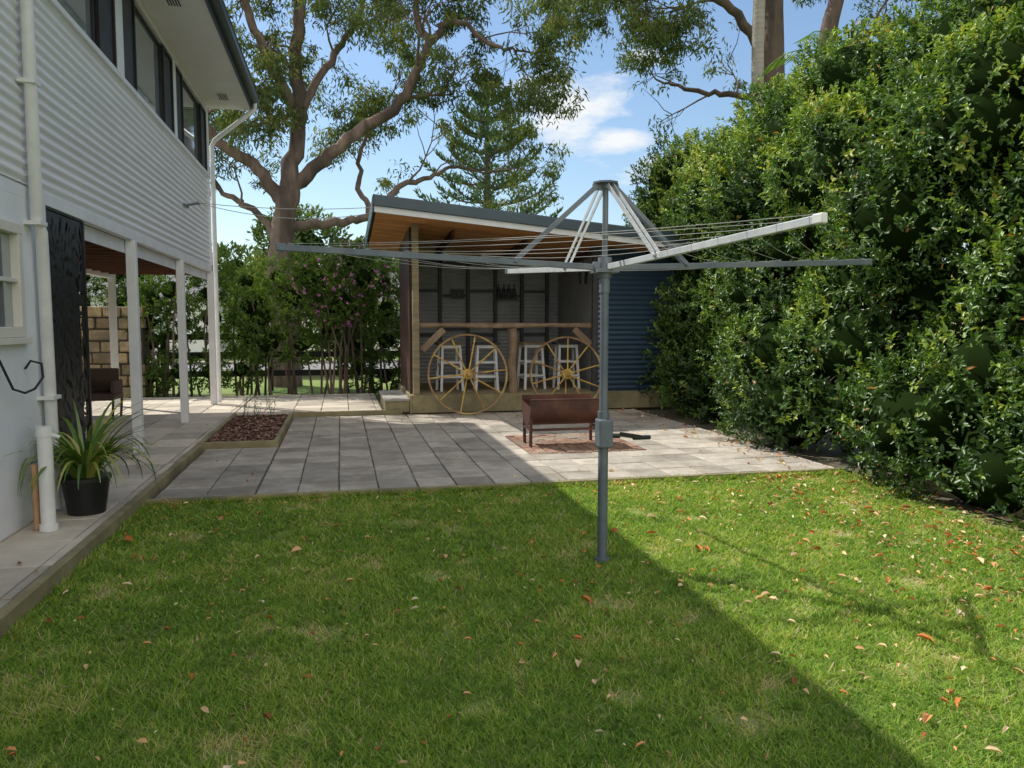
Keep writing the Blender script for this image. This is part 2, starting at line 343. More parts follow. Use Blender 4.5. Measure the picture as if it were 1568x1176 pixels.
for (wx,wy,wz,hh) in [(-1.5,12.6,.09,.4),(-1.35,12.9,.09,.3),(-1.1,12.8,.09,.35)]:
    for j in range(5):
        p=np.array([wx+random.uniform(-.05,.05),wy+random.uniform(-.05,.05),wz]); e_=p+np.array([random.uniform(-.3,.3)*hh,random.uniform(-.3,.3)*hh,hh*random.uniform(.6,1)]); wd.tube([p,e_],[.003,.0015],4,False)
        for u in (.3,.55,.8,1): WP.append(p+(e_-p)*u)
WP=np.array(WP); v,q,t=tufts(WP,np.tile([0,0,1.],(len(WP),1)),4,.045,.014,stem=.02,spread=1,six=False); we=empty('weeds'); quads('weed_leaves',v,q,l_shrub,we,t); wd.ob('weed_stems',l_shrub,we)
box('hedge_edging',5.42,5.47,1,6.4,-.03,.11,m_timberp,None,.005)
# ------------------------------------------------------------------ HOUSE
H=empty('two_storey_house'); fx=-2.33
y0=-4; ye=15.2
corr('upper_cladding','x',fx,y0,ye,2.66,4.26,m_corr,H,.013,.09)
corr('cladding_near','x',fx,y0,7.08,4.26,5.52,m_corr,H,.013,.09)
box('upper_wall_core',-9,fx-.02,y0,ye-.02,2.64,4.26,m_white,H)
box('upper_wall_end',-9,fx-.12,y0,ye-.02,4.262,5.5,m_flys,H)
box('bottom_trim',fx-.06,fx+.025,6.9,ye,2.55,2.655,m_white,H)
box('sill_trim',fx-.05,fx+.045,7.06,ye,4.255,4.31,m_white,H)
box('corner_trim',fx-.03,fx+.03,ye-.07,ye+.012,2.66,5.5,m_white,H)
box('head_trim',fx-.1,fx+.02,7.06,ye,5.43,5.515,m_white,H)
fr=MB(); gl=MB(); dk=MB(); bf=MB()
def win(yd0,yd1,kind):
    z0,z1=4.33,5.41
    if kind=='g':
        gl.box(fx-.06,fx-.05,yd0+.03,yd1-.03,z0+.03,z1-.03)
        for (a_,b_,c_,d_) in ((yd0,yd0+.035,z0,z1),(yd1-.035,yd1,z0,z1),(yd0+.036,yd1-.036,z0,z0+.035),(yd0+.036,yd1-.036,z1-.035,z1)):
            bf.box(fx-.07,fx-.02,a_,b_,c_,d_)
    else:
        dk.box(fx-.03,fx-.015,yd0+.03,yd1-.03,z0+.03,z1-.03)
        for (a_,b_,c_,d_) in ((yd0,yd0+.035,z0,z1),(yd1-.035,yd1,z0,z1),(yd0+.036,yd1-.036,z0,z0+.035),(yd0+.036,yd1-.036,z1-.035,z1)):
            bf.box(fx-.03,fx+.012,a_,b_,c_,d_)
for (a_,b_,k_) in ((7.16,8.66,'g'),(8.70,9.30,'d'),(9.58,10.17,'d'),(10.19,11.65,'g'),(11.67,12.27,'d'),(12.45,13.0,'d'),(13.02,14.55,'g'),(14.57,15.1,'d')): win(a_,b_,k_)
for (a_,b_) in ((7.07,7.15),(9.31,9.57),(12.28,12.44),(15.105,15.2)): fr.box(fx-.1,fx+.02,a_,b_,4.31,5.43)
fr.ob('window_mullions',m_white,H,bevel=.004); gl.ob('window_glass',m_glass,H); dk.ob('fly_screens',m_flys,H); bf.ob('black_sashes',m_black,H,bevel=.003)
ex=-1.55
add('soffit',[(fx,y0,5.52),(ex,y0,5.52),(ex,15.27,5.52),(fx,15.27,5.52),(fx,y0,5.56),(ex,y0,5.56),(ex,15.27,5.56),(fx,15.27,5.56)],[(3,2,1,0),(4,5,6,7),(0,1,5,4),(1,2,6,5),(2,3,7,6),(3,0,4,7)],m_soffit,H)
b=MB()
for yy in (10.1,14.2): b.box(-2.02,-1.84,yy,yy+.42,5.507,5.52)
b.ob('soffit_vent_frame',m_white,H)
b=MB()
for yy in (10.1,14.2):
    for i in range(5): b.box(-2.00+i*.032,-1.985+i*.032,yy+.03,yy+.39,5.50,5.508)
b.ob('soffit_vent_slots',m_black,H)
b=MB(); b.box(ex+.002,ex+.02,y0,15.28,5.5,5.70)
b.ob('fascia',m_gutter,H)
prof=[(ex+.022,5.72),(ex+.022,5.60),(ex+.10,5.60),(ex+.135,5.63),(ex+.135,5.72),(ex+.15,5.74),(ex+.12,5.745)]
V=[];F=[]
for yy in (y0,15.33):
    for (a_,b_) in prof: V.append((a_,yy,b_))
k=len(prof)
for i in range(k): F.append((i,(i+1)%k,k+(i+1)%k,k+i))
F.append(tuple(range(k))[::-1]); F.append(tuple(range(k,2*k)))
add('gutter',V,F,m_gutter,H)
add('roof',[(-1.5,y0,5.72),(-1.5,15.35,5.72),(-5.6,15.35,7.0),(-5.6,y0,7.0),(-9.7,15.35,5.72),(-9.7,y0,5.72)],[(0,1,2,3),(3,2,4,5),(1,4,2),(0,3,5),(0,5,4,1)],m_roofb,H)
add('barge_board',[(-1.53,15.36,5.52),(-5.6,15.36,6.8),(-5.6,15.36,7.02),(-1.53,15.36,5.74)],[(0,1,2,3)],m_gutter,H)
GY=6.88
wy0,wy1,wz0,wz1=4.9,6.44,1.50,2.33
b=MB(); b.box(-9,fx,y0,wy0,0,2.548).box(-9,fx,wy0,wy1,0,wz0).box(-9,fx,wy0,wy1,wz1,2.548).box(-9,fx,wy1,GY,0,2.548)
b.box(-9,fx,y0,GY,2.549,2.64)
b.ob('ground_floor_wall',m_render,H)
b=MB(); f=.075
b.box(fx-.05,fx+.03,wy0,wy1,wz0,wz0+f).box(fx-.05,fx+.03,wy0,wy1,wz1-f,wz1).box(fx-.05,fx+.028,wy1-f,wy1,wz0+f,wz1-f).box(fx-.05,fx+.028,wy0,wy0+f,wz0+f,wz1-f)
b.box(fx-.04,fx+.012,wy0+f,wy1-f,(wz0+wz1)/2-.015,(wz0+wz1)/2+.015)
for yy in (5.25,5.62,5.99): b.box(fx-.04,fx+.01,yy-.013,yy+.013,wz0+f,wz1-f)
b.box(fx-.02,fx+.05,wy0-.04,wy1+.04,wz0-.05,wz0-.003)
b.ob('window_frame',M('cream_paint',(.76,.73,.64),(.68,.65,.57),rough=.5),H,bevel=.004)
box('lower_window_glass',fx-.035,fx-.03,wy0+.05,wy1-.05,wz0+.05,wz1-.05,m_glass,H,0)
b=MB(); b.tube([(fx+.001,5.95,2.5),(fx+.03,5.95,2.5)],.075,20); o=b.ob('round_vent',m_white,H)
b=MB()
for i in range(5): b.box(fx+.03,fx+.036,5.89,6.01,2.455+i*.022,2.463+i*.022)
b.ob('vent_slots',m_stud,H)
dp=MB(); dp.tube([(fx+.07,6.62,5.62),(fx+.07,6.62,2.4),(fx+.07,6.70,2.3),(fx+.07,6.74,.12)],.045,14); smoothob(dp.ob('downpipe_near',m_pvc,H))
dp=MB(); dp.tube([(ex+.08,15.1,5.62),(ex+.08,15.1,5.5),(fx+.12,15.28,4.95),(fx+.07,15.28,4.85),(fx+.07,15.28,.12)],.042,14); smoothob(dp.ob('downpipe_far',m_pvc,H))
b=MB()
for z in (1.0,2.35,3.4,4.6): b.box(fx+.0,fx+.12,6.55 if z>2.3 else 6.65,6.69 if z>2.3 else 6.82,z,z+.03)
b.ob('pipe_straps',m_pvc,H)
b=MB(); b.box(fx-.02,fx+.035,6.80,6.92,.1,2.66); b.ob('corner_stop',m_white,H,bevel=.004)
b=MB()
for yy in (9.65,12.4,15.13): b.box(fx-.055,fx+.05,yy-.052,yy+.052,.10,2.549)
for yy in (9.65,12.4,15.13): b.box(-4.06,-3.95,yy-.05,yy+.05,.10,2.40)
b.ob('veranda_posts',m_white,H,bevel=.006)
b=MB(); b.box(fx-.075,fx-.062,6.9,15.2,2.40,2.548); b.box(-4.06,-3.95,6.9,15.2,2.401,2.545); b.ob('bearers',m_white,H,bevel=.004)
b=MB()
yy=7.1
while yy<15.1: b.box(-9,fx-.078,yy,yy+.045,2.46,2.60); yy+=.45
b.box(-9,fx-.078,6.9,15.18,2.602,2.636); b.ob('floor_joists',m_joist,H)
b=MB(); pts=[(fx+.01,6.42,1.26),(fx+.05,6.42,1.32),(fx+.13,6.40,1.30),(fx+.15,6.36,1.2),(fx+.12,6.28,1.12),(fx+.10,6.15,1.10),(fx+.08,6.0,1.14),(fx+.02,5.95,1.35)]
b.tube(pts,.009,8); smoothob(b.ob('hose_hook',m_blackm,H))
b=MB(); b.tube([(fx,12.9,3.42),(fx+.2,12.9,3.46)],.018,8).tube([(fx+.02,12.75,3.42),(fx+.02,13.05,3.42)],.02,8).tube([(fx+.2,12.8,3.46),(fx+.2,13.0,3.46)],.015,8)
b.ob('line_bracket',m_galv,H)
sp=empty('drain_pipe'); b=MB(); b.tube([(-2.1,6.10,.1),(-2.1,6.10,.80)],.05,16).tube([(-2.1,6.10,.79),(-2.1,6.10,.86)],.057,16).tube([(-2.1,6.10,.1),(-2.1,6.10,.15)],.062,16)
b.tube([(-2.06,6.1,.8),(-2.0,6.1,.78)],.012,8); smoothob(b.ob('white_riser',m_pvc,sp))
b=MB(); b.tube([(-2.185,6.13,.1),(-2.185,6.13,.58)],.022,12); smoothob(b.ob('copper_pipe',m_opipe,sp))
# ------------------------------------------------------------------ laser-cut screen
sc=empty('laser_cut_privacy_screen')
cy,cz=.0125,.0125; ny,nz=int(.98/cy),int(2.28/cz)
el=[]
tr=0
while len(el)<190 and tr<12000:
    tr+=1; c=(random.uniform(.06,.92),random.uniform(.07,2.2)); a_=random.uniform(0,math.pi); L_=random.uniform(.045,.10)
    if all(math.hypot(c[0]-e[0],c[1]-e[1])>(L_+e[3])*.62 for e in el): el.append((c[0],c[1],a_,L_))
yy,zz=np.meshgrid((np.arange(ny)+.5)*cy,(np.arange(nz)+.5)*cz,indexing='ij'); solid=np.ones((ny,nz),bool)
for (a1,b1,an,L_) in el:
    u=(yy-a1)*math.cos(an)+(zz-b1)*math.sin(an); w=-(yy-a1)*math.sin(an)+(zz-b1)*math.cos(an)
    wd_=L_*.30*(1-(u/L_)**2); solid&=~((np.abs(u)<L_)&(np.abs(w)<wd_))
idx=np.argwhere(solid); y_=6.93+idx[:,0]*cy; z_=.25+idx[:,1]*cz; X_=np.full(len(idx),fx)
v=np.stack([np.stack([X_,y_,z_],1),np.stack([X_,y_+cy,z_],1),np.stack([X_,y_+cy,z_+cz],1),np.stack([X_,y_,z_+cz],1)],1).reshape(-1,3)
quads('screen_sheet',v,np.arange(len(v)).reshape(-1,4),m_blackm,sc)
b=MB(); b.box(fx-.03,fx+.01,7.912,7.95,.12,2.54).box(fx-.03,fx+.01,6.925,7.91,2.532,2.548).box(fx-.03,fx+.01,6.925,7.91,.22,.25); b.ob('screen_frame',m_blackm,sc)
box('painted_shade_sheet',fx-.06,fx-.045,6.93,7.91,.25,2.53,M('painted_shade',(.06,.066,.072),(.085,.09,.096),rough=.9),sc,0)  # added dark sheet; its colour stands in for interior shade behind the cutouts
# ------------------------------------------------------------------ SHED
SH=empty('garden_bar_shed')
x0,x1,yf,yb=1.18,6.0,13.25,15.95; dz=.37
def zr(x,y): return 3.39-.092*(x-.55)-.06*(y-12.6)
b=MB()
yy=yf
while yy<yb: b.box(x0,x1,yy,min(yy+.086,yb),dz-.03,dz); yy+=.091
b.ob('deck_boards',m_timber,SH)
b=MB(); b.box(x0-.002,x1+.01,yf-.045,yf-.003,.06,dz-.005).box(x0-.045,x0-.004,yf-.04,yb,.05,dz-.004); b.ob('deck_fascia',m_timberp,SH,bevel=.005)
box('deck_under',x0+.01,x1,yf+.03,yb,.0,.3,m_dirt,SH,0)
b=MB()
for i in range(5): b.box(.70,x0-.05,13.22+i*.36,13.56+i*.36,.27,.31)
b.ob('side_step_boards',m_conc,SH,bevel=.004)
b=MB(); b.box(.72,x0-.05,13.24,13.28,.08,.268).box(.72,.76,13.285,15.0,.08,.268); b.ob('side_step_frame',m_timberp,SH,bevel=.004)
b=MB()
b.box(x0+.02,x0+.13,yf+.0,yf+.11,dz,zr(x0,yf)-.004); b.ob('front_post',m_timber,SH,bevel=.006)
b=MB(); b.box(4.43,4.52,yf+.0,yf+.09,dz,zr(4.5,yf)-.004); b.ob('right_post',m_stud,SH,bevel=.006)
def wallx(name,x,xt,ya,yb_,mat):
    V=[(x,ya,dz),(x,yb_,dz),(x,yb_,zr(x,yb_)-.003),(x,ya,zr(x,ya)-.003)]; V+=[(a_+xt,b_,c_) for a_,b_,c_ in V]
    return add(name,V,[(0,1,2,3),(7,6,5,4),(0,4,5,1),(1,5,6,2),(2,6,7,3),(3,7,4,0)],mat,SH)
wallx('left_wall',x0,.04,yf+.35,yb,m_dkwood); wallx('right_wall',x1-.04,.04,yf+.02,yb,m_roofb); wallx('partition',4.54,.04,yf+.02,yb,m_inner)
box('left_wall_jamb',x0-.015,x0+.075,yf+.25,yf+.35,dz,3.2,m_dkwood,SH)
corr('back_wall','y',yb,x0,4.54,dz,2.95,m_inner,SH)
corr('blue_front_wall','y',yf+.02,4.52,x1,dz,2.98,m_blue,SH,.013,.09)
box('blue_wall_corner',x1-.03,x1+.015,yf-.0,yf+.06,dz,2.9,m_blue,SH)
b=MB()
for xx in (1.45,1.97,2.55,3.13,3.70,4.25): b.box(xx,xx+.07,yb-.1,yb-.02,dz,2.93)
for i,(xa,xb) in enumerate(((1.52,1.97),(2.04,2.55),(2.62,3.13),(3.2,3.7),(3.77,4.25))):
    for z in (1.35+.12*(i%2),2.25-.1*(i%2)): b.box(xa+.002,xb-.002,yb-.095,yb-.022,z,z+.045)
b.box(x0+.05,4.53,yb-.1,yb-.02,2.80,2.9)
b.ob('wall_studs',m_stud,SH)
xx0,xx1,ya,yb2=.55,6.5,12.6,16.5
def slab(bm,xa,xb,yc,yd,o0,o1,t=.5):
    n=len(bm.v)
    for o in (o0,o1):
        for (px,py) in ((xa,yc),(xb,yc),(xb,yd),(xa,yd)): bm.v.append((px,py,zr(px,py)+o)); bm.t.append(t)
    bm.f+=[tuple(n+i for i in q) for q in [(3,2,1,0),(4,5,6,7),(0,1,5,4),(1,2,6,5),(2,3,7,6),(3,0,4,7)]]
b=MB(); yy=ya+.03
while yy<yb2-.03:
    slab(b,xx0+.03,xx1-.03,yy,min(yy+.127,yb2-.03),0,.02,random.random()); yy+=.131
b.ob('ceiling_lining',m_ceil,SH)
b=MB(); slab(b,xx0+.02,xx1-.02,ya+.02,yb2-.02,.022,.10); b.ob('roof_core',m_dkwood,SH)
b=MB(); slab(b,xx0+.0,xx1,ya-.012,ya+.018,-.02,.075); b.ob('white_fascia',m_white,SH)
b=MB(); slab(b,xx0-.01,xx1+.01,ya-.05,ya+.018,.077,.235); slab(b,xx0-.03,xx0-.002,ya+.02,yb2,-.01,.235); b.ob('blue_fascia',m_roofb,SH,bevel=.006)
b=MB(); slab(b,xx0-.02,xx1+.02,ya-.02,yb2+.02,.237,.255); b.ob('roof_sheet',m_roofb,SH)
b=MB()
for xx in (1.9,3.2,4.5): slab(b,xx,xx+.05,yf+.1,yb-.1,-.12,-.003)
b.ob('rafters',m_dkwood,SH)
br=empty('log_bar_rail')
b=MB(); pts=[(1.32+i*.265,13.38+.02*math.sin(i*1.3),1.555+.012*math.sin(i*.9)) for i in range(13)]
b.tube(pts,[.035+.006*math.sin(i*2.1) for i in range(13)],10); b.beam((1.32,13.5,1.59),(4.5,13.5,1.59),.24,.035)
pts=[(2.98+.02*math.sin(i*1.7),13.38,dz+i*.19) for i in range(7)]
b.tube(pts,[.095,.08,.07,.075,.065,.075,.08],10)
b.ob('bar_logs',m_log,br)
b=MB(); b.beam((1.36,13.33,1.14),(1.74,13.33,1.50),.03,.11); b.beam((4.42,13.33,1.22),(4.10,13.33,1.50),.03,.11); b.ob('brace_boards',m_log,br)
def wheel(x,r,ph,lean):
    e=empty('wagon_wheel',(x,13.0,r+.045))
    b=MB(); N=56; n0=0; cyw=13.0
    for i in range(N):
        a_=2*math.pi*i/N
        for (rr,dy) in ((r,-.03),(r,.03),(r-.028,.022),(r-.028,-.022)): b.v.append((x+rr*math.cos(a_),cyw+dy,r+.045+rr*math.sin(a_))); b.t.append(.5)
    for i in range(N):
        for j in range(4):
            a_=n0+i*4+j; c_=n0+i*4+(j+1)%4; d_=n0+((i+1)%N)*4+(j+1)%4; e_=n0+((i+1)%N)*4+j; b.f.append((a_,c_,d_,e_))
    smoothob(b.ob('rim',m_rim,e),35)
    b=MB()
    for i in range(10):
        a_=ph+2*math.pi*i/10
        b.tube([(x+.05*math.cos(a_),cyw+(.05 if i%2 else -.05),r+.045+.05*math.sin(a_)),(x+(r-.02)*math.cos(a_),cyw,r+.045+(r-.02)*math.sin(a_))],[.014,.012],8)
    b.tube([(x,cyw-.09,r+.045),(x,cyw+.09,r+.045)],[.05,.065],14); b.tube([(x,cyw-.12,r+.045),(x,cyw-.09,r+.045)],.03,12)
    for s_ in (-.05,.05): b.tube([(x,cyw+s_-.012,r+.045),(x,cyw+s_+.012,r+.045)],.09,18)
    smoothob(b.ob('spokes_and_hub',m_yell,e),35)
    e.rotation_euler=(R(-lean),0,0)
wheel(2.11,.69,.1,7); wheel(3.87,.665,.25,7)
def stool(x,y,rot,top):
    e=empty('bar_stool',(x,y,dz)); h=.88; b=MB()
    c,s=math.cos(rot),math.sin(rot)
    def pp(a_,b_,z): return (x+a_*c-b_*s,y+a_*s+b_*c,dz+z)
    for sx in (-1,1):
        for sy in (-1,1): b.beam(pp(sx*.16,sy*.135,h-.04),pp(sx*.20,sy*.20,0.002),.045,.045)
    for (z,k_) in ((.22,.183),(.48,.165)):
        for sx in (-1,1):
            b.beam(pp(sx*k_,-k_,z),pp(sx*k_,k_,z),.03,.035); b.beam(pp(-k_,sx*k_,z+.04),pp(k_,sx*k_,z+.04),.03,.035)
    b.beam(pp(-.155,-.14,h-.07),pp(.155,-.14,h-.07),.02,.06).beam(pp(-.155,.14,h-.07),pp(.155,.14,h-.07),.02,.06)
    b.ob('legs',m_white,e,bevel=.004)
    b=MB(); b.beam(pp(-.24,0,h-.02),pp(.24,0,h-.02),.36,.045); b.ob('seat',m_stud if top else m_timber,e,bevel=.01)
for (x,y,r_,t_) in ((1.93,14.0,.1,0),(2.60,13.95,-.1,1),(3.48,14.05,.15,0),(4.14,13.95,-.05,1)): stool(x,y,r_,t_)
e=empty('wine_bottle_rack'); b=MB(); b.box(3.15,3.62,yb-.2,yb-.1,2.10,2.13); b.ob('shelf',m_stud,e)
b=MB()
for i in range(4):
    x=3.22+i*.11; b.tube([(x,yb-.15,2.13),(x,yb-.15,2.30),(x,yb-.15,2.34),(x,yb-.15,2.42)],[.036,.036,.014,.013],10)
b.ob('bottles',m_blackm,e)
e=empty('wall_beer_tap_plaque'); b=MB(); b.box(2.22,2.5,yb-.13,yb-.1,2.12,2.3); b.ob('plaque',m_stud,e); b=MB(); b.tube([(2.36,yb-.13,2.2),(2.36,yb-.24,2.2),(2.36,yb-.25,2.12)],.012,8); b.ob('tap',m_galv,e)
e=empty('hanging_fitting'); b=MB(); b.tube([(4.32,13.5,2.92),(4.32,13.5,2.62)],.006,6); b.tube([(4.32,13.5,2.62),(4.32,13.5,2.55),(4.32,13.5,2.35),(4.32,13.5,2.32)],[.03,.09,.07,.08],10); b.ob('fitting_body',m_blackm,e)  # generic dark hanging fitting, of no settled kind
FP=empty('drum_fire_pit'); b=MB(); cx,cyy,cz_=2.76,9.5,.50; rr=.235; L_=.47
K=18
for xi,(xx) in enumerate((cx-L_,cx+L_)):
    for q in (0,1):
        for j in range(K+1):
            a_=math.pi*(.98+1.12*j/K); r2=rr-(.006 if q else 0)
            b.v.append((xx,cyy+r2*math.cos(a_),cz_+.04+r2*math.sin(a_)+0)); b.t.append(.5)
k=K+1
for j in range(K):
    b.f.append((j,j+1,2*k+j+1,2*k+j)); b.f.append((k+j+1,k+j,3*k+j,3*k+j+1))
b.f.append(tuple(range(k))); b.f.append(tuple(range(2*k,3*k))[::-1])
b.f.append((0,k,3*k,2*k)); b.f.append((k-1,2*k-1,4*k-1,3*k-1))
b.box(cx-L_,cx+L_,cyy-rr-.004,cyy-rr+.002,cz_+.03,cz_+.14); b.box(cx-L_,cx+L_,cyy+rr-.002,cyy+rr+.004,cz_+.03,cz_+.17)
b.tube([(cx-L_,cyy-rr,cz_+.145),(cx+L_,cyy-rr,cz_+.145)],.012,8)
b.ob('half_drum',m_rust,FP)
b=MB()
for sx in (-1,1):
    for sy in (-1,1): b.beam((cx+sx*(L_-.02),cyy+sy*.16,.055),(cx+sx*(L_-.02),cyy+sy*.19,cz_+.02),.035,.035)
    b.beam((cx+sx*(L_-.02),cyy-.165,.27),(cx+sx*(L_-.02),cyy+.165,.27),.03,.03)
b.beam((cx-L_+.04,cyy-.17,.26),(cx+L_-.04,cyy-.17,.26),.03,.03)
b.ob('stand',m_rust,FP)
# ------------------------------------------------------------------ clothes hoist
CH=empty('rotary_clothes_hoist',(1.69,4.82,0)); hx,hy=1.69,4.82
b=MB(); b.tube([(hx,hy,-.05),(hx,hy,.94)],.033,20); b.tube([(hx,hy,.9),(hx,hy,1.02)],.038,20); b.tube([(hx,hy,1.0),(hx,hy,1.90)],.0275,20)
b.tube([(hx,hy,1.88),(hx,hy,2.50)],.019,16); b.tube([(hx,hy,-.01),(hx,hy,.03)],.05,20); b.tube([(hx,hy,1.80),(hx,hy,1.90)],.034,20)
smoothob(b.ob('pole',m_galv,CH))
b=MB(); b.box(hx-.045,hx+.05,hy-.06,hy+.05,.78,.97); b.ob('winder_box',m_galv,CH,bevel=.012)
b=MB(); b.tube([(hx+.05,hy-.04,.86),(hx+.10,hy-.05,.86)],.016,10); b.beam((hx+.10,hy-.05,.87),(hx+.26,hy-.02,.84),.02,.03); b.tube([(hx+.20,hy-.03,.84),(hx+.33,hy-.0,.835)],.016,10); b.ob('winder_handle',m_blackm,CH,bevel=.003)
b=MB(); b.tube([(hx,hy,1.90),(hx,hy,2.03)],.045,20); b.box(hx-.075,hx+.075,hy-.075,hy+.075,1.93,1.955); b.box(hx-.08,hx+.08,hy-.02,hy+.02,1.96,2.0); smoothob(b.ob('hub',m_galv,CH))
b=MB(); b.tube([(hx,hy,2.47),(hx,hy,2.5)],.035,16); b.tube([(hx,hy,2.50),(hx,hy,2.512)],.085,8); b.box(hx-.085,hx+.085,hy-.015,hy+.015,2.46,2.50); b.ob('top_cap',m_galv,CH)
def adir(deg):
    X,Y=math.cos(R(deg)),math.sin(R(deg)); return W(X,Y)
arms=[adir(193),adir(-67),adir(18),adir(111)]; Ls=[2.03,1.85,2.12,1.80]
mats=[m_galv,m_galvw,m_galv,m_galvw]
for i,((dx,dy),L_) in enumerate(zip(arms,Ls)):
    zt=2.05; z0=1.965
    p0=(hx+dx*.05,hy+dy*.05,z0); p1=(hx+dx*L_,hy+dy*L_,zt)
    b=MB(); b.beam(p0,p1,.026,.038); 
    b.ob('arm_%d'%(i+1),mats[i],CH,bevel=.003)
    b=MB(); p2=(hx+dx*(L_+.03),hy+dy*(L_+.03),zt+.002); pz=(hx+dx*(L_-.03),hy+dy*(L_-.03),zt); b.beam(pz,p2,.034,.046); b.ob('arm_end_%d'%(i+1),m_pvc if i==1 else m_galv,CH,bevel=.006)
    b=MB(); s_=.60; za=z0+(zt-z0)*s_/L_
    px,py=-dy,dx
    for sg in (-1,1): b.beam((hx+dx*.06+px*.02*sg,hy+dy*.06+py*.02*sg,2.485),(hx+dx*s_+px*.02*sg,hy+dy*s_+py*.02*sg,za+.01),.005,.028)
    b.tube([(hx+dx*s_-px*.03,hy+dy*s_-py*.03,za+.005),(hx+dx*s_+px*.03,hy+dy*s_+py*.03,za+.005)],.01,8)
    b.ob('strut_%d'%(i+1),mats[i],CH)
b=MB(); cl=MB()
for f in (.40,.52,.64,.76,.87,.98):
    for i in range(4):
        a1=arms[i]; a2=arms[(i+1)%4]; L1=Ls[i]*f; L2=Ls[(i+1)%4]*f
        z1=1.965+.085*f+.025
        P0=Vector((hx+a1[0]*L1,hy+a1[1]*L1,z1)); P1=Vector((hx+a2[0]*L2,hy+a2[1]*L2,z1)); sg=.012+.05*random.random()*f
        pts=[]
        for j in range(9):
            u=j/8; p=P0.lerp(P1,u); p.z-=4*sg*u*(1-u); pts.append(p)
        b.tube(pts,.0015,5)
        cl.tube([P0-Vector((0,0,.05)),P0+Vector((0,0,.006))],.009,6)
b.ob('line_wires',m_wire,CH); cl.ob('wire_guides',m_galv,CH)
b=MB(); 
for (P0,P1,sg) in (((fx+.2,12.85,3.46),(.6,12.62,3.45),.06),((fx+.2,12.95,3.47),(.56,12.9,3.40),.16)):
    P0=Vector(P0);P1=Vector(P1); pts=[]
    for j in range(13):
        u=j/12; p=P0.lerp(P1,u); p.z-=4*sg*u*(1-u); pts.append(p)
    b.tube(pts,.006,6)
b.ob('overhead_cable',m_wire)
# ------------------------------------------------------------------ pot plant
px,py=-2.0,6.62; PP=empty('potted_strap_plant',(px,py,.1))
b=MB(); b.tube([(px,py,.10),(px,py,.30),(px,py,.36),(px,py,.365),(px,py,.395)],[.135,.165,.172,.185,.185],28); smoothob(b.ob('pot',m_pot,PP),50)
V=[];F=[];T=[]
for i in range(150):
    a_=random.uniform(0,6.283); r0=random.uniform(0,.11); L_=random.uniform(.45,.92); el=random.uniform(.9,1.55); t_=min(1,max(0,random.gauss(.55,.28))); w=random.uniform(.012,.021)
    p=Vector((px+r0*math.cos(a_),py+r0*math.sin(a_),.38)); n=len(V); K=9; dirh=Vector((math.cos(a_),math.sin(a_),0)); sd=Vector((-math.sin(a_),math.cos(a_),0)); ang=el; bend=random.uniform(.10,.32)
    for j in range(K+1):
        ww=w*(1-.9*(j/K)**2.2)
        V+= [tuple(p-sd*ww),tuple(p+sd*ww)]; T+=[t_,t_]
        p=p+(dirh*math.cos(ang)+Vector((0,0,1))*math.sin(ang))*(L_/K); ang-=bend
        if p.z<.14: p.z=.14
        if p.x<fx+.03: p.x=fx+.03
    for j in range(K): F.append((n+2*j,n+2*j+1,n+2*j+3,n+2*j+2))
add('strap_leaves',V,F,l_strap,PP,smooth=True,tint=T)
WC=empty('wicker_chair',(-3.75,13.3,.1)); cx,cy2=-3.75,13.3
b=MB(); b.box(cx-.27,cx+.27,cy2-.27,cy2+.27,.40,.50); b.box(cx-.27,cx-.22,cy2-.27,cy2+.27,.50,.70); b.box(cx+.22,cx+.27,cy2-.27,cy2+.27,.50,.70); b.box(cx-.22,cx+.22,cy2+.22,cy2+.27,.50,.88); b.ob('woven_seat_back',m_wick,WC,bevel=.02)
b=MB()
for sx in (-1,1):
    for sy in (-1,1): b.tube([(cx+sx*.23,cy2+sy*.23,.10),(cx+sx*.25,cy2+sy*.25,.40)],.02,8)
b.ob('legs',m_wick,WC)
SW=empty('sandstone_block_wall'); bm=MB()
for r_ in range(8):
    x=-8.2-(.2 if r_%2 else 0)
    while x<-4.0:
        w_=random.uniform(.25,.5); xe=min(x+w_,-4.0); o=random.uniform(-.04,.04)
        if xe-x>.08: bm.box(x+.014,xe-.014,17.3+o,17.7+o,.05+r_*.24+random.uniform(0,.012),.05+(r_+1)*.24-.024,random.random())
        x=xe
bm.ob('stone_blocks',m_stone,SW,bevel=.03); box('mortar_core',-8.3,-4.05,17.36,17.64,.0,1.93,m_mort,SW,0)
RF=empty('black_post_and_rail_fence'); b=MB()
for x in np.arange(-4,9,2.35): b.box(x-.06,x+.06,19.0,19.12,0,1.42)
for z in (.36,.8,1.22): b.box(-4.06,9,18.955,18.995,z,z+.14)
b.ob('posts_rails',m_black,RF,bevel=.005)
PF=empty('white_picket_fence'); b=MB(); 
for i in range(60): b.box(-14+i*.14,-13.93+i*.14,24.0,24.02,.1,1.0+.06*(i%2))
b.box(-14,-5.6,24.02,24.05,.3,.37).box(-14,-5.6,24.02,24.05,.8,.87); b.ob('pickets',m_white,PF)
